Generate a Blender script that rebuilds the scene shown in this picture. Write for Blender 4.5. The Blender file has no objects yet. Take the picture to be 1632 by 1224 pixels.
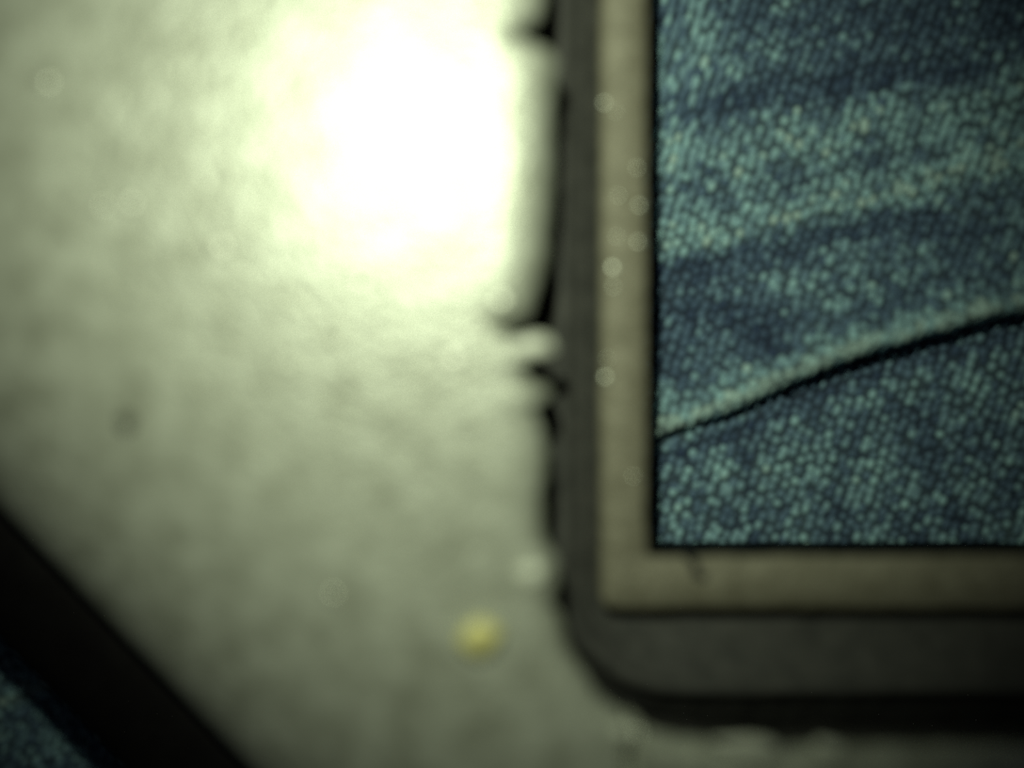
import bpy, bmesh, math, random
import numpy as np
from mathutils import Vector, noise

random.seed(4)
MM = 0.001
C = bpy.context.scene.collection
S = bpy.context.scene

# ------------------------------------------------------------------ camera, world, light, exposure
CAMZ, FPX = 45.0, 1750.0                      # camera height above the cloth (mm), focal length in pixels of a 1632 wide frame
cam_d = bpy.data.cameras.new('camera')
cam = bpy.data.objects.new('camera', cam_d); C.objects.link(cam)
cam.location = (0, 0, CAMZ * MM)
cam.rotation_euler = (0, 0, 0)
cam_d.sensor_fit = 'HORIZONTAL'; cam_d.sensor_width = 36.0
cam_d.lens = FPX * 36.0 / 1632.0
cam_d.clip_start = 0.001; cam_d.clip_end = 10
cam_d.dof.use_dof = True
cam_d.dof.focus_distance = 47.8 * MM
cam_d.dof.aperture_fstop = cam_d.lens / 5.0   # a 5 mm wide opening
S.camera = cam

w = bpy.data.worlds.new('night'); S.world = w; w.use_nodes = True
bg = w.node_tree.nodes['Background']
bg.inputs['Color'].default_value = (0.75, 0.85, 1.0, 1); bg.inputs['Strength'].default_value = 0.012

ld = bpy.data.lights.new('flash_lamp', 'SPOT')
lamp = bpy.data.objects.new('flash_lamp', ld); C.objects.link(lamp)
lamp.location = (-6.0 * MM, 16.8 * MM, 45.5 * MM)   # the small lamp beside the lens
aim = Vector((-2.6 * MM, 6.6 * MM, 4 * MM))
lamp.rotation_euler = (aim - lamp.location).to_track_quat('-Z', 'Y').to_euler()
ld.energy = 0.067
ld.color = (0.89, 1.0, 0.75)
ld.shadow_soft_size = 1.3 * MM
ld.spot_size = math.radians(66); ld.spot_blend = 1.0

S.view_settings.view_transform = 'Standard'; S.view_settings.look = 'None'
S.view_settings.gamma = 1.0; S.view_settings.use_curve_mapping = False
S.view_settings.exposure = 0.0
S.cycles.use_denoising = False
S.cycles.sample_clamp_direct = 2.0; S.cycles.sample_clamp_indirect = 1.0

# ------------------------------------------------------------------ helpers
def at(px, py, z):
    """photo pixel -> mm on the level z"""
    k = (CAMZ - z) / FPX
    return ((px - 816) * k, (612 - py) * k)

def link(name, me, mat, parent=None, smooth=True):
    o = bpy.data.objects.new(name, me); C.objects.link(o)
    if mat and not me.materials: me.materials.append(mat)
    if parent: o.parent = parent
    if smooth: me.polygons.foreach_set('use_smooth', [True] * len(me.polygons))
    return o

def mesh(name, verts, faces):
    me = bpy.data.meshes.new(name)
    me.from_pydata([(x * MM, y * MM, z * MM) for x, y, z in verts], [], faces)
    me.update(); return me

def empty(name, label, cat, loc=(0, 0, 0)):
    o = bpy.data.objects.new(name, None); C.objects.link(o)
    o.empty_display_size = 0.005
    o.location = [c * MM for c in loc]; o['label'] = label; o['category'] = cat
    return o

def tag(o, label, cat):
    o['label'] = label; o['category'] = cat

def fbm(x, y, s, seed=0.0, oct=3):
    return noise.fractal(Vector((x * s + seed, y * s - seed * 0.7, seed * 1.3)), 1.0, 2.0, oct)

def smooth(a, b, x):
    t = min(1, max(0, (x - a) / (b - a))); return t * t * (3 - 2 * t)

def interp(pts, x):
    if x <= pts[0][0]: 
        (x0, y0), (x1, y1) = pts[0], pts[1]
    elif x >= pts[-1][0]:
        (x0, y0), (x1, y1) = pts[-2], pts[-1]
    else:
        for (x0, y0), (x1, y1) in zip(pts, pts[1:]):
            if x <= x1: break
    return y0 + (y1 - y0) * (x - x0) / (x1 - x0)

# ------------------------------------------------------------------ materials
def new_mat(name):
    m = bpy.data.materials.new(name); m.use_nodes = True
    nt = m.node_tree; b = nt.nodes['Principled BSDF']
    return m, nt, b

def noise_node(nt, scale, detail=4, rough=0.6):
    tc = nt.nodes.new('ShaderNodeTexCoord'); n = nt.nodes.new('ShaderNodeTexNoise')
    n.inputs['Scale'].default_value = scale; n.inputs['Detail'].default_value = detail; n.inputs['Roughness'].default_value = rough
    nt.links.new(tc.outputs['Object'], n.inputs['Vector']); return n

def ramp(nt, src, stops):
    r = nt.nodes.new('ShaderNodeValToRGB'); e = r.color_ramp.elements
    e[0].position, e[0].color = stops[0][0], (*stops[0][1], 1)
    e[1].position, e[1].color = stops[-1][0], (*stops[-1][1], 1)
    for p, c in stops[1:-1]:
        k = e.new(p); k.color = (*c, 1)
    nt.links.new(src, r.inputs['Fac']); return r.outputs['Color']

def bump(nt, b, src, strength, dist):
    n = nt.nodes.new('ShaderNodeBump'); n.inputs['Strength'].default_value = strength; n.inputs['Distance'].default_value = dist
    nt.links.new(src, n.inputs['Height']); nt.links.new(n.outputs['Normal'], b.inputs['Normal'])

def silver_mat(name, c0, c1, rough, metal, bstr=0.5, sc=650):
    m, nt, b = new_mat(name)
    n1 = noise_node(nt, sc, 4, 0.65)
    nt.links.new(ramp(nt, n1.outputs['Fac'], [(0.32, c0), (0.68, c1)]), b.inputs['Base Color'])
    b.inputs['Metallic'].default_value = metal
    n2 = noise_node(nt, sc * 2.2, 3, 0.6)
    r = nt.nodes.new('ShaderNodeMapRange')
    r.inputs['To Min'].default_value = rough - 0.1; r.inputs['To Max'].default_value = rough + 0.12
    nt.links.new(n2.outputs['Fac'], r.inputs['Value']); nt.links.new(r.outputs['Result'], b.inputs['Roughness'])
    bump(nt, b, n2.outputs['Fac'], bstr, 0.00012)
    return m

M_SILVER = silver_mat('worn_silver_paint', (0.40, 0.41, 0.32), (0.66, 0.68, 0.56), 0.36, 0.28, 0.6, 800)
M_FRAME = silver_mat('speckled_grey_plastic', (0.17, 0.155, 0.105), (0.28, 0.26, 0.19), 0.6, 0.15, 0.6, 1400)
M_BLACK = silver_mat('dull_black_rubber', (0.040, 0.040, 0.036), (0.075, 0.073, 0.065), 0.75, 0.0, 0.4, 900)
M_NEAR_BLACK = silver_mat('near_black', (0.004, 0.003, 0.003), (0.007, 0.006, 0.006), 0.7, 0.0, 0.2, 900)
M_NEAR_BLACK.node_tree.nodes['Principled BSDF'].inputs['Specular IOR Level'].default_value = 0.12
M_FLAKE = silver_mat('bare_metal_chip', (0.74, 0.76, 0.62), (0.92, 0.93, 0.78), 0.45, 0.05, 0.3, 900)
M_FLECK = silver_mat('bright_metal_fleck', (0.80, 0.82, 0.66), (0.95, 0.95, 0.82), 0.32, 0.7, 0.1, 2000)
M_CRUMB = silver_mat('yellow_crumb', (0.80, 0.72, 0.20), (0.95, 0.90, 0.45), 0.35, 0.0, 0.3, 1200)
M_GRIT = silver_mat('dark_grit', (0.03, 0.03, 0.02), (0.06, 0.06, 0.04), 0.8, 0.0, 0.3, 2000)
M_LINT = silver_mat('black_lint', (0.012, 0.012, 0.012), (0.02, 0.02, 0.02), 0.8, 0.0, 0.2, 2000)

def denim_mat(name, lo, hi, dusty, rough=0.85):
    m, nt, b = new_mat(name)
    a = nt.nodes.new('ShaderNodeAttribute'); a.attribute_name = 'fade'
    n = noise_node(nt, 6000, 2, 0.5)
    ad = nt.nodes.new('ShaderNodeMath'); ad.operation = 'MULTIPLY_ADD'
    ad.inputs[1].default_value = 0.35; nt.links.new(n.outputs['Fac'], ad.inputs[0])
    sb = nt.nodes.new('ShaderNodeMath'); sb.operation = 'SUBTRACT'; sb.inputs[1].default_value = 0.175
    nt.links.new(a.outputs['Fac'], sb.inputs[0]); nt.links.new(sb.outputs['Value'], ad.inputs[2])
    mid = tuple((p * q) ** 0.5 for p, q in zip(lo, hi))
    nt.links.new(ramp(nt, ad.outputs['Value'], [(0.0, lo), (0.45, mid), (0.85, hi), (1.0, dusty)]), b.inputs['Base Color'])
    b.inputs['Roughness'].default_value = rough; b.inputs['Specular IOR Level'].default_value = 0.15
    bump(nt, b, n.outputs['Fac'], 0.4, 0.00005)
    return m
M_YARN = denim_mat('faded_denim_yarn', (0.042, 0.066, 0.125), (0.35, 0.57, 0.60), (0.44, 0.60, 0.56))
M_CLOTH = denim_mat('indigo_denim_ground', (0.018, 0.026, 0.050), (0.085, 0.13, 0.15), (0.12, 0.16, 0.16))

# ------------------------------------------------------------------ jeans: the cloth everything lies on
SEAM = [at(px, py, 0.5) for px, py in ((940, 752), (1030, 712), (1090, 690), (1150, 668), (1225, 632), (1300, 597), (1375, 570), (1450, 549), (1540, 522), (1632, 499))]
def seam_s(x, y):
    return (y - interp(SEAM, x) - 0.05 * fbm(x, y, 1.6, 3.1, 2)) * 0.92

BANDS = [  # worn ridges, unworn hollows and a dark strip below the fold: (points, half width mm, fade)
    ([(1030, 385), (1180, 372), (1300, 335), (1420, 310), (1632, 235)], 0.75, 0.34),
    ([(1030, 262), (1170, 250), (1300, 215), (1450, 180), (1632, 150)], 1.3, 0.20),
    ([(1030, 110), (1120, 100), (1160, 90)], 1.8, 0.10),
    ([(1130, 180), (1230, 150), (1400, 128), (1560, 120)], 0.75, -0.30),
    ([(1180, 50), (1300, 40), (1632, 40)], 1.2, -0.16),
    ([(1030, 440), (1130, 425), (1240, 392), (1330, 368), (1480, 350)], 0.65, -0.26),
    ([(1040, 520), (1170, 500), (1210, 520)], 1.1, -0.24),
    ([(1060, 590), (1150, 570), (1230, 540)], 0.7, -0.14),
    ([(1380, 500), (1440, 470), (1500, 440)], 0.5, -0.15),
    ([(1030, 640), (1130, 610), (1190, 590)], 0.5, 0.16),
    ([(1060, 730), (1190, 685), (1300, 630), (1450, 580), (1632, 530)], 0.35, -0.22),  # darker, lowered strip along the foot of the fold
    ([(1190, 720), (1198, 790), (1203, 880)], 0.22, -0.20),
    ([(1330, 700), (1345, 790), (1350, 880)], 0.25, -0.10),
    ([(1470, 650), (1490, 760), (1540, 850)], 0.5, -0.14),
]
BANDS = [([at(px, py, 0) for px, py in p], hw, f) for p, hw, f in BANDS]
def band_sum(x, y):
    f = 0.0
    for pts, hw, a in BANDS:
        if pts[0][0] < 1e9:
            best = 1e9
            for (x0, y0), (x1, y1) in zip(pts, pts[1:]):
                dx, dy = x1 - x0, y1 - y0
                t = min(1, max(0, ((x - x0) * dx + (y - y0) * dy) / (dx * dx + dy * dy)))
                best = min(best, (x - x0 - t * dx) ** 2 + (y - y0 - t * dy) ** 2)
            if best < 9 * hw * hw: f += a * math.exp(-best / (hw * hw))
    return f

def h_low(x, y):
    return 0.10 * fbm(x, y, 0.12, 7.7, 2) + 0.5 * band_sum(x, y) - 7.0 * smooth(14, 28, -(x + y))   # the cloth is sunk at the cut corner to widen the housing's shadow
def h_up(x, y):
    s = seam_s(x, y)
    base = 0.35 + 0.70 * math.exp(-max(s, 0) / 1.6)
    ridge = 0.50 * math.exp(-((s - 0.55) / 0.42) ** 2)
    edge = smooth(-0.10, 0.32, s) * (0.55 + 0.75 * smooth(5.2, 15, x))
    return h_low(x, y) + (base + ridge) * edge - 0.05
def fade(x, y):
    s = seam_s(x, y)
    f = 0.54 + 1.1 * band_sum(x, y) + 0.15 * fbm(x, y, 0.55, 2.2, 3) + 0.16 * fbm(x, y, 1.1, 9.2, 2)
    if s > 0: f += 0.50 * math.exp(-((s - 0.50) / 0.50) ** 2)
    else: f += 0.04
    return f

def put_fade(me, vals):
    a = me.attributes.new('fade', 'FLOAT', 'POINT'); a.data.foreach_set('value', vals)

jeans = empty('jeans', 'blue faded denim jeans with a raised fold, spread out under the silver housing', 'jeans', (0, 0, 0))

def cloth_panel(name, xs, rows, hf, drop):
    """rows: function x -> list of y.  A sheet with a turned-down rim."""
    V, F, fd = [], [], []
    n = None
    for x in xs:
        ys = rows(x); n = len(ys)
        for y in ys:
            V.append((x, y, hf(x, y))); fd.append(fade(x, y))
    for i in range(len(xs) - 1):
        for j in range(n - 1):
            a = i * n + j; F.append((a, a + n, a + n + 1, a + 1))
    nv = len(V)                                            # underside, so the cloth has a thickness
    V += [(x, y, z - drop) for x, y, z in V]; fd += fd
    F += [tuple(k + nv for k in reversed(f)) for f in F]
    m = len(xs)
    rim = [i * n for i in range(m)] + [(m - 1) * n + j for j in range(1, n)] + [i * n + n - 1 for i in range(m - 2, -1, -1)] + [j for j in range(n - 2, 0, -1)]
    for a, b in zip(rim, rim[1:] + rim[:1]): F.append((a, a + nv, b + nv, b))
    me = mesh(name, V, F); put_fade(me, fd)
    o = link(name, me, M_CLOTH, jeans); return o

def span(a, b, step_f):
    out = [a]
    while out[-1] < b: out.append(min(b, out[-1] + step_f(out[-1])))
    return out
XS = span(-46, 76, lambda x: 0.22 if 4.5 <= x <= 22.5 else (0.6 if -26 < x < 30 else 2.0))
YS = span(-46, 60, lambda y: 0.24 if -8.5 <= y <= 17 else (0.6 if -20 < y < 22 else 2.0))
back = cloth_panel('back_panel', XS, lambda x: YS, lambda x, y: h_low(x, y), 0.5)
XU = [x for x in XS if x >= -4]
def up_rows(x):
    y0 = interp(SEAM, x)
    top = 58.0
    ds = [-0.10, 0.0, 0.08, 0.16, 0.25, 0.35, 0.45, 0.55, 0.65, 0.8, 0.95, 1.15, 1.4, 1.7, 2.0]
    while ds[-1] < 24: ds.append(ds[-1] + 0.28)
    while ds[-1] < 50: ds.append(ds[-1] + 2.5)
    f = min(1.0, (top - y0) / ds[-1])
    return [y0 + d * f for d in ds]
front = cloth_panel('front_panel', XU, up_rows, h_up, 0.12)

# yarn floats of the twill, thousands of small humps along the steep twill lines
TW = math.radians(72)
ux, uy = math.cos(TW), math.sin(TW)                         # along a yarn
vx, vy = -uy, ux
SEG, RINGS = 8, [(1.0, -0.25), (0.88, 0.45), (0.5, 0.88)]
dome = [(math.cos(2 * math.pi * k / SEG) * r, math.sin(2 * math.pi * k / SEG) * r, z) for r, z in RINGS for k in range(SEG)] + [(0, 0, 1)]
domeF = []
for r in range(len(RINGS) - 1):
    for k in range(SEG):
        a, b = r * SEG + k, r * SEG + (k + 1) % SEG
        domeF.append((a, b, b + SEG, a + SEG))
quadF = np.array(domeF, dtype=np.int64)
triF = np.array([((len(RINGS) - 1) * SEG + k, (len(RINGS) - 1) * SEG + (k + 1) % SEG, len(dome) - 1) for k in range(SEG)], dtype=np.int64)
dome = np.array(dome)

def yarns(name, regions, accept, hf, parent):
    P, A = [], []
    pv, pu = 0.385, 0.41
    for (x0, x1, y0, y1) in regions:
        cx, cy = (x0 + x1) / 2, (y0 + y1) / 2; R = math.hypot(x1 - x0, y1 - y0) / 2 + 1
        nv_, nu_ = int(R / pv), int(R / pu)
        for i in range(-nv_, nv_ + 1):
            for j in range(-nu_, nu_ + 1):
                bend = 0.5 * fbm(i * 0.11 + cx, j * 0.11, 0.6, 1.0, 2)
                v = (i + random.gauss(0, 0.13) + bend) * pv
                u = (j + (i % 3) / 3.0 + random.gauss(0, 0.18)) * pu
                x, y = cx + ux * u + vx * v, cy + uy * u + vy * v
                if not (x0 <= x <= x1 and y0 <= y <= y1) or not accept(x, y): continue
                e = 0.12
                hx = (hf(x + e, y) - hf(x - e, y)) / (2 * e); hy = (hf(x, y + e) - hf(x, y - e)) / (2 * e)
                P.append((x, y, hf(x, y), hx, hy)); A.append(fade(x, y) + random.gauss(0, 0.12))
    P = np.array(P); n = len(P)
    L = 0.215 * np.random.default_rng(3).uniform(0.75, 1.25, n); W = 0.18 * np.random.default_rng(5).uniform(0.75, 1.15, n); H = 0.17
    L *= 1.0 + 0.7 * np.exp(-(((P[:, 0] - 6.6) / 2.2) ** 2 + ((P[:, 1] - 13.0) / 4.0) ** 2))     # stretched twill at the top of the window
    du = dome[None, :, 0] * L[:, None]; dv = dome[None, :, 1] * W[:, None]; dz = dome[None, :, 2] * H
    X = P[:, 0:1] + ux * du + vx * dv; Y = P[:, 1:2] + uy * du + vy * dv
    Z = P[:, 2:3] + P[:, 3:4] * (X - P[:, 0:1]) + P[:, 4:5] * (Y - P[:, 1:2]) + dz
    co = np.stack([X, Y, Z], -1).reshape(-1, 3) * MM
    nd = len(dome); off = (np.arange(n) * nd)[:, None, None]
    q = (quadF[None] + off).reshape(-1, 4); t = (triF[None] + off).reshape(-1, 3)
    me = bpy.data.meshes.new(name)
    me.vertices.add(len(co)); me.vertices.foreach_set('co', co.ravel())
    me.loops.add(q.size + t.size); me.loops.foreach_set('vertex_index', np.concatenate([q.ravel(), t.ravel()]))
    me.polygons.add(len(q) + len(t))
    me.polygons.foreach_set('loop_start', np.concatenate([np.arange(len(q)) * 4, q.size + np.arange(len(t)) * 3]))
    me.update(calc_edges=True)
    put_fade(me, np.repeat(np.clip(A, 0.0, 1.25), nd))
    o = link(name, me, M_YARN, parent); o['kind'] = 'stuff'
    return o
# (only where the cloth can be seen: through the window and beside the housing's cut corner)
def near_corner(x, y): return x + y < -22.0
yarns('twill_yarns', [(4.0, 42.5, -9.5, 11.0), (-28.0, -5.0, -26.0, -2.0)],
      lambda x, y: (seam_s(x, y) < 0.0) if x > 0 else near_corner(x, y), h_low, back)
yarns('twill_yarns', [(4.0, 42.5, -5.0, 31.0)], lambda x, y: seam_s(x, y) > 0.06, h_up, front)

# ------------------------------------------------------------------ the silver housing with its window
ZT, ZLEDGE, ZGASK, ZUNDER = 7.3, 4.35, 3.55, 0.75
housing = empty('device_housing', 'worn silver housing with a black-edged rectangular window, lying on the jeans', 'housing', (18, 6, 0.0))
hx0, hy0 = 18, 6
def H(o): o.location = (-hx0 * MM, -hy0 * MM, 0); return o       # parts are modelled in world mm, the housing's base is its centre

def arc(cx, cy, r, a0, a1, n):
    return [(cx + r * math.cos(math.radians(a0 + (a1 - a0) * i / n)), cy + r * math.sin(math.radians(a0 + (a1 - a0) * i / n))) for i in range(n + 1)]

def resample(pts, n):
    d = [0.0]
    for a, b in zip(pts, pts[1:]): d.append(d[-1] + math.dist(a, b))
    out, k = [], 0
    for i in range(n + 1):
        t = d[-1] * i / n
        while k < len(d) - 2 and d[k + 1] < t: k += 1
        f = (t - d[k]) / max(1e-9, d[k + 1] - d[k])
        out.append((pts[k][0] + (pts[k + 1][0] - pts[k][0]) * f, pts[k][1] + (pts[k + 1][1] - pts[k][1]) * f))
    return out

# cutout edge of the face, traced round its chips (photo pixels at the face's level)
LEFT = [(872, -40), (868, 0), (858, 25), (832, 42), (838, 58), (878, 72), (892, 95), (884, 130), (878, 175), (882, 230), (880, 300), (876, 350), (872, 400),
        (862, 445), (852, 478), (846, 505), (812, 520), (800, 532), (858, 548), (876, 562), (838, 582), (842, 602), (876, 616), (880, 632), (848, 650), (866, 680),
        (872, 720), (868, 762), (862, 800), (866, 840), (874, 870), (888, 895), (890, 935), (882, 968), (893, 985), (903, 1020), (916, 1052), (934, 1082), (956, 1112), (980, 1136), (1006, 1152)]
left = [at(px, py, ZT) for px, py in LEFT]
BOT = [(1006, 1152), (1050, 1174), (1130, 1188), (1142, 1194), (1180, 1190), (1260, 1198), (1330, 1192), (1400, 1196), (1520, 1193), (1640, 1195)]
bot = [at(px, py, ZT) for px, py in BOT]
WX1, WY1 = 46.0, 34.0                                         # right and top edge of the cutout (mm)
xl, yb = left[0][0], bot[-1][1]
rag = lambda p, s: (p[0] + 0.10 * fbm(p[0], p[1], 0.9, 5.5, 3), p[1] + 0.10 * fbm(p[0], p[1], 0.9, 8.5, 3))
KNEE = LEFT.index((882, 968))
line = [(xl + 0.1, WY1 - 3.2)] + left[:KNEE + 1]
kh = next(i for i, p in enumerate(line) if p[1] < 2.0)
seg_left = resample(line[:kh + 1], 200)[:-1] + resample(line[kh:], 160)[:-1] + resample(left[KNEE:], 60)
seg_left = [rag(p, 0) for p in seg_left[:-1]] + [seg_left[-1]]
seg_bot = resample(bot + [(WX1 - 3.2, yb)], 200)
seg_bot = [seg_bot[0]] + [rag(p, 0) for p in seg_bot[1:]]
seg_right = resample(arc(WX1 - 3.2, yb + 3.2, 3.2, -90, 0, 12) + [(WX1, WY1 - 3.2)], 120)
seg_top = resample(arc(WX1 - 3.2, WY1 - 3.2, 3.2, 0, 90, 12) + [(xl + 3.2, WY1)] + arc(xl + 3.2, WY1 - 3.2, 3.2, 90, 180, 12), 160)

# outer outline of the housing, cut off at its lower left corner
CL = [at(-20, 850, 4.6), at(365, 1250, 4.6)]
m_ = (CL[1][1] - CL[0][1]) / (CL[1][0] - CL[0][0])
OXL, OXR, OYB, OYT = -26.0, 62.0, -32.0, 50.0
cA = (OXL, CL[0][1] + m_ * (OXL - CL[0][0])); cB = (CL[0][0] + (OYB - CL[0][1]) / m_, OYB)
def rounded(poly, r, n=10):
    out = []
    for i, p in enumerate(poly):
        a, b = Vector(poly[i - 1]), Vector(poly[(i + 1) % len(poly)]); p = Vector(p)
        d1, d2 = (a - p).normalized(), (b - p).normalized()
        ang = d1.angle(d2); t = min(r / math.tan(ang / 2), (a - p).length * 0.45, (b - p).length * 0.45)
        p1, p2 = p + d1 * t, p + d2 * t
        for k in range(n + 1):
            f = k / n; q = p1 * (1 - f) ** 2 + p * 2 * f * (1 - f) + p2 * f * f
            out.append((q.x, q.y))
    return out
outer = rounded([(OXL, OYT), cA, cB, (OXR, OYB), (OXR, OYT)], 17.0, 16)
# split the outer outline into four runs that pair with the four runs of the cutout
oi = lambda p: min(range(len(outer)), key=lambda k: math.dist(outer[k], p))
def run(p, q):
    i, j = oi(p), oi(q); r = []
    while i != j: r.append(outer[i]); i = (i + 1) % len(outer)
    return r + [outer[j]]
seam_in = seg_left[-1]; on_cut = lambda x: (x, CL[0][1] + m_ * (x - CL[0][0]))
seam_out, knee_out = on_cut(seam_in[0] - 6.0), on_cut(-8.0)
r2 = [seam_out] + run(cB, (OXR, OYB + 17)); r3 = [r2[-1], (OXR, OYT - 17)]
r4 = run((OXR, OYT - 17), (OXL, OYT))
o1 = resample(run((OXL, OYT), cA), 200)[:-1] + resample([outer[oi(cA)], *[p for p in run(cA, cB) if p[0] < knee_out[0] - 2][1:], knee_out], 160)[:-1] + resample([knee_out, seam_out], 60)
o2, o3, o4 = resample(r2, 200), resample(r3, 120), resample(r4, 160)
r4_end, o1[0] = o4[-1], o4[-1]
inner = seg_left[:-1] + seg_bot[:-1] + seg_right[:-1] + seg_top[:-1]
outr = o1[:-1] + o2[:-1] + o3[:-1] + o4[:-1]
N = len(inner)

# profile of the face from the cutout's foot over the worn rim, across, and over the rounded outer edge
def blend_pt(i, t): return (inner[i][0] + (outr[i][0] - inner[i][0]) * t, inner[i][1] + (outr[i][1] - inner[i][1]) * t)
def boxed(ring, h):
    return [(sum(ring[(i + k) % N][0] for k in range(-h, h + 1)) / (2 * h + 1), sum(ring[(i + k) % N][1] for k in range(-h, h + 1)) / (2 * h + 1)) for i in range(N)]
calm = boxed(boxed(inner, 26), 16)
nin = []
for i in range(N):                                            # smoothed inward-to-material normal of the cutout edge
    a, b = calm[i - 6], calm[(i + 6) % N]
    t = Vector((b[0] - a[0], b[1] - a[1])).normalized(); nin.append(Vector((t.y, -t.x)))
nout = []
for i in range(N):
    a, b = outr[i - 4], outr[(i + 4) % N]
    t = Vector((b[0] - a[0], b[1] - a[1])).normalized(); nout.append(Vector((t.y, -t.x)))
c0 = Vector((18, 6))
for lst, ring in ((nin, inner), (nout, outr)):
    for i in range(N):
        if lst[i].dot(Vector(ring[i]) - c0) < 0: lst[i] = -lst[i]
far = [(calm[i][0] + nin[i].x * 2.6, calm[i][1] + nin[i].y * 2.6) for i in range(N)]
rings = []
for off, dz in ((0.0, -2.7), (0.0, -1.0), (0.03, -0.62), (0.14, -0.36), (0.34, -0.18), (0.62, -0.06), (0.95, 0.0), (1.7, 0.0), (2.6, 0.0)):
    rings.append([(inner[i][0] + (far[i][0] - inner[i][0]) * off / 2.6, inner[i][1] + (far[i][1] - inner[i][1]) * off / 2.6, ZT + dz) for i in range(N)])
RO = 9.0
inner_flat = [(p[0], p[1]) for p in rings[-1]]
outer_flat = [(outr[i][0] - nout[i].x * RO, outr[i][1] - nout[i].y * RO) for i in range(N)]
for t in (0.06, 0.15, 0.3, 0.45, 0.6, 0.75, 0.9, 1.0):
    rings.append([(inner_flat[i][0] * (1 - t) + outer_flat[i][0] * t, inner_flat[i][1] * (1 - t) + outer_flat[i][1] * t, ZT) for i in range(N)])
for a in (12, 25, 38, 50, 62, 75, 90):
    ra = math.radians(a)
    rings.append([(outr[i][0] - nout[i].x * RO * (1 - math.sin(ra)), outr[i][1] - nout[i].y * RO * (1 - math.sin(ra)), ZT - RO * (1 - math.cos(ra)) * 0.62) for i in range(N)])
rings.append([(outr[i][0], outr[i][1], 0.35) for i in range(N)])
rings.append([(outr[i][0] - nout[i].x * 1.2, outr[i][1] - nout[i].y * 1.2, 0.35) for i in range(N)])
rings.append([(outr[i][0] - nout[i].x * 1.2, outr[i][1] - nout[i].y * 1.2, ZT - 3.2) for i in range(N)])
# the cutout foot goes back under the face to close the shell
under = [(inner[i][0] + nin[i].x * 2.5, inner[i][1] + nin[i].y * 2.5, ZT - 2.9) for i in range(N)]
rings.insert(0, under)
# open joint running down the face from the window's corner
js = 420
for r in rings:
    for k, dzz in ((-1, 0), (0, -1.3), (1, 0)):
        x, y, z = r[js + k]
        bx = r[js][0] + k * 0.30 if k else x
        r[js + k] = (bx, r[js][1] if k else y, z + (dzz if z > 5.5 else 0))
V = [p for r in rings for p in r]; F = []
for j in range(len(rings) - 1):
    for i in range(N):
        k = (i + 1) % N
        F.append((j * N + i, j * N + k, (j + 1) * N + k, (j + 1) * N + i))
face = H(link('faceplate', mesh('faceplate', V, F), M_SILVER, housing))
face.data.materials.append(M_BLACK)                           # the cut edge inside the window is bare dark plastic
face.data.polygons.foreach_set('material_index', [1] * (3 * N) + [0] * (len(F) - 3 * N))

# near-black rim added outside the silver face to widen its dark shadow band
srings = []
for off, z in ((-1.6, 1.9), (1.4, 1.85), (2.6, 1.7), (3.5, 1.4), (4.1, 1.0), (4.3, 0.6), (3.9, 0.35), (-1.6, 0.35)):
    srings.append([(outr[i][0] + nout[i].x * off, outr[i][1] + nout[i].y * off, z) for i in range(0, N, 3)])
sn = len(srings[0])
H(link('black_rim', mesh('black_rim', [p for q in srings for p in q],
    [(j * sn + i, j * sn + (i + 1) % sn, ((j + 1) % 8) * sn + (i + 1) % sn, ((j + 1) % 8) * sn + i) for j in range(8) for i in range(sn)]), M_NEAR_BLACK, housing))

# ring-shaped parts set into the cutout
def ring_part(name, profile, mat, parent, nc=10, ragged=0.0):
    """profile: list of (rect (x0,y0,x1,y1), corner radius, z)"""
    V, F = [], []
    side = 90
    for (x0, y0, x1, y1), r, z in profile:
        r = max(r, 0.02)
        loop = []
        for cx, cy, a in ((x0 + r, y0 + r, 180), (x1 - r, y0 + r, 270), (x1 - r, y1 - r, 0), (x0 + r, y1 - r, 90)):
            loop += arc(cx, cy, r, a, a + 90, nc)
        full = []
        for c in range(4):
            blk = loop[c * (nc + 1):(c + 1) * (nc + 1)]; nx = loop[((c + 1) * (nc + 1)) % len(loop)]
            full += blk
            full += [(blk[-1][0] + (nx[0] - blk[-1][0]) * k / side, blk[-1][1] + (nx[1] - blk[-1][1]) * k / side) for k in range(1, side)]
        for x, y in full:
            dx = ragged * fbm(x, y, 1.3, 4.4, 3); dy = ragged * fbm(x, y, 1.3, 6.6, 3)
            V.append((x + dx, y + dy, z + 0.5 * ragged * fbm(x, y, 0.8, 1.9, 2)))
        n = len(full)
    m = len(profile)
    for j in range(m):
        for i in range(n):
            k = (i + 1) % n; jj = (j + 1) % m
            F.append((j * n + i, jj * n + i, jj * n + k, j * n + k))
    return H(link(name, mesh(name, V, F), mat, parent))

# pale inner frame round the opening
lx0, ly0 = at(958, 972, ZLEDGE); hx_, hy_ = at(1031, 886, ZLEDGE)
lx1, ly1, ix1, iy1 = WX1 - 2.2, WY1 - 2.2, WX1 - 4.0, WY1 - 4.0
def rect(d, a=(0, 0, 0, 0)): return d
frame = ring_part('inner_frame', [
    ((hx_, hy_, ix1, iy1), 0.15, ZUNDER), ((hx_, hy_, ix1, iy1), 0.15, ZLEDGE - 0.12), ((hx_ - 0.12, hy_ - 0.12, ix1 + 0.12, iy1 + 0.12), 0.25, ZLEDGE),
    ((lx0 + 0.15, ly0 + 0.15, lx1 - 0.15, ly1 - 0.15), 0.3, ZLEDGE), ((lx0, ly0, lx1, ly1), 0.4, ZLEDGE - 0.15), ((lx0, ly0, lx1, ly1), 0.4, ZUNDER)],
    M_FRAME, housing, ragged=0.05)
frame.data.materials.append(M_NEAR_BLACK)                          # inner wall of the opening is set near black
nfr = len(frame.data.polygons) // 6
frame.data.polygons.foreach_set('material_index', [1] * nfr + [0] * (5 * nfr))
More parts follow.
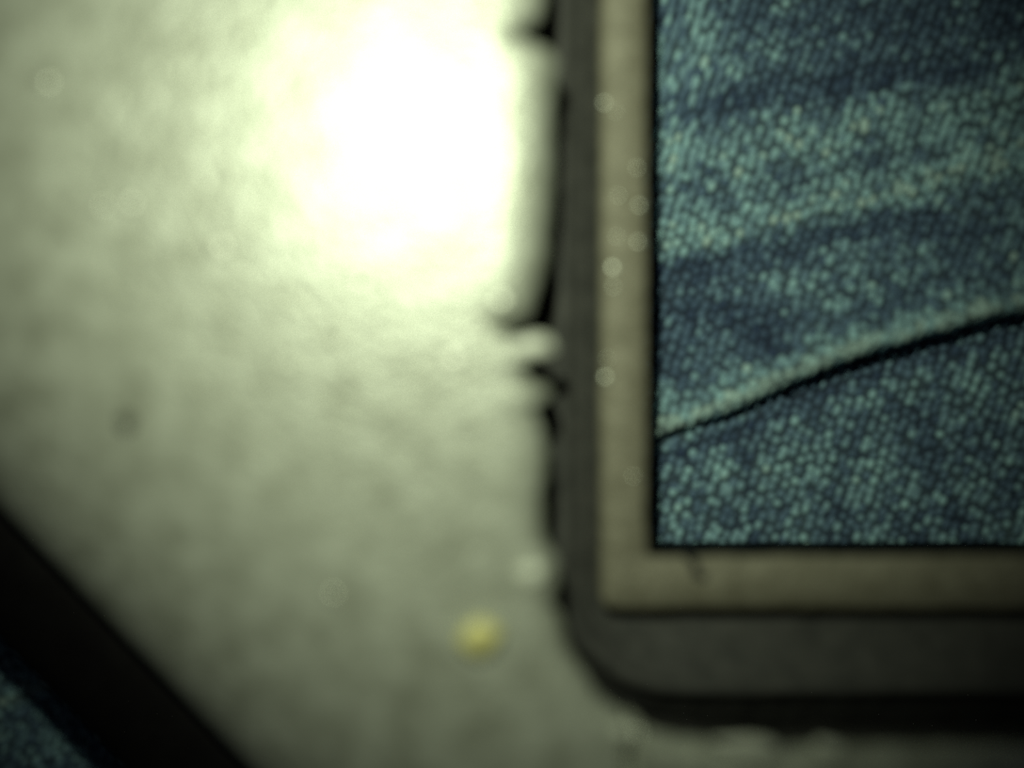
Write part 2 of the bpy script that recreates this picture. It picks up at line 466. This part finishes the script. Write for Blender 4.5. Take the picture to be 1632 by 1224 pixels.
# black gasket between the frame and the face
gx0 = at(884, 612, ZGASK)[0]; gy0 = at(816, 1150, ZT)[1] - 0.2
G0 = (lx0 + 0.02, ly0 + 0.02, lx1 - 0.02, ly1 - 0.02)
gx1, gy1 = WX1 - 0.4, WY1 - 0.4
def grow(d): return (gx0 + d, gy0 + d, gx1 - d, gy1 - d)
gasket = ring_part('gasket', [
    (G0, 0.35, ZUNDER + 0.1), (G0, 0.35, ZGASK - 0.25), (grow(0.75), 3.9, ZGASK - 0.25), (grow(0.6), 4.1, ZGASK), (grow(0.4), 4.3, ZGASK + 0.22),
    (grow(0.2), 4.5, ZGASK + 0.2), (grow(0.02), 4.6, ZGASK), (grow(0.0), 4.6, ZGASK - 0.35), (grow(-1.6), 4.6, ZGASK - 0.45), (grow(-1.6), 4.6, ZUNDER + 0.1)],
    M_BLACK, housing, ragged=0.05)

# lumps: a small uneven solid, used for flecks, flakes and crumbs
def lump(name, x, y, z, sx, sy, sz, mat, parent=None, rot=0.0, seed=0, rough=0.18, sub=2):
    bm = bmesh.new(); bmesh.ops.create_icosphere(bm, subdivisions=sub, radius=1.0)
    for v in bm.verts:
        k = 1 + rough * noise.noise(v.co * 1.4 + Vector((seed * 3.1, seed, 0)))
        p = Vector((v.co.x * sx, v.co.y * sy, v.co.z * sz)) * k * MM
        v.co = p
    me = bpy.data.meshes.new(name); bm.to_mesh(me); bm.free()
    o = link(name, me, mat, parent)
    o.rotation_euler = (0, 0, rot); o.location = ((x - (hx0 if parent else 0)) * MM, (y - (hy0 if parent else 0)) * MM, z * MM)
    return o
def reparent(o, p):
    return o

# chipped, lifted paint along the cutout
for k, (px, py, sx, sy, rot, name) in enumerate(((852, 552, 0.85, 0.32, 0.05, 'paint_flake'), (846, 914, 0.55, 0.33, 0.1, 'paint_flake'),
        (1192, 1190, 1.15, 0.34, -0.08, 'paint_flake'), (1322, 1194, 0.55, 0.3, -0.2, 'paint_flake'), (992, 1166, 0.35, 0.3, 0.6, 'paint_flake'))):
    x, y = at(px, py, ZT)
    lump(name, x, y, ZT - 0.02, sx, sy, 0.14, M_FLAKE, housing, rot, k, 0.55)['label'] = 'pale lifted paint chip'
# metal flecks on face and inner frame, coloured pale to stand for their glints
for k, (px, py, r) in enumerate(((70, 130, 0.30), (205, 325, 0.26), (350, 395, 0.34), (575, 450, 0.3), (722, 575, 0.36), (160, 330, 0.25), (800, 480, 0.3), (530, 950, 0.2))):
    x, y = at(px, py, ZT)
    lump('metal_fleck', x, y, ZT, r, r * 0.9, 0.05, M_FLECK, housing, k, k + 9, 0.2)
for k, (px, py, r) in enumerate(((964, 164, 0.16), (982, 178, 0.12), (1016, 268, 0.13), (1020, 328, 0.16), (1018, 386, 0.17), (978, 427, 0.22), (978, 458, 0.14),
                                 (966, 602, 0.19), (968, 572, 0.12), (984, 378, 0.13), (1010, 760, 0.12), (986, 312, 0.12))):
    x, y = at(px, py, ZLEDGE)
    lump('metal_fleck', x, y, ZLEDGE + 0.02, r, r * 0.9, 0.07, M_FLECK, housing, k, k + 30, 0.2)

# ------------------------------------------------------------------ small things lying about
x, y = at(764, 1016, ZT + 0.25)
tag(lump('crumb', x, y, ZT + 0.26, 0.68, 0.58, 0.40, M_CRUMB, None, 0.3, 2, 0.25, 3), 'tiny yellow crumb lying on the silver housing near the window corner', 'crumb')
x, y = at(200, 672, ZT + 0.1)
tag(lump('grit', x, y, ZT + 0.08, 0.26, 0.24, 0.12, M_GRIT, None, 0.3, 5, 0.35, 3), 'dark speck of grit on the left of the silver housing', 'grit')
pts = [(1092, 884), (1102, 890), (1107, 900), (1108, 910), (1115, 917), (1124, 915)]
cu = bpy.data.curves.new('lint_fibre', 'CURVE'); cu.dimensions = '3D'; cu.bevel_depth = 0.12 * MM; cu.bevel_resolution = 2
sp = cu.splines.new('BEZIER'); sp.bezier_points.add(len(pts) - 1)
for bp, (px, py) in zip(sp.bezier_points, pts):
    x, y = at(px, py, ZLEDGE + 0.1); bp.co = (x * MM, y * MM, (ZLEDGE + 0.12) * MM)
    bp.handle_left_type = bp.handle_right_type = 'AUTO'
cu.materials.append(M_LINT)
tmp = bpy.data.objects.new('tmp', cu)
lint_me = bpy.data.meshes.new_from_object(tmp); bpy.data.objects.remove(tmp)
lint = bpy.data.objects.new('lint_fibre', lint_me); C.objects.link(lint)
tag(lint, 'short black hooked fibre on the pale inner frame below the window', 'fibre')
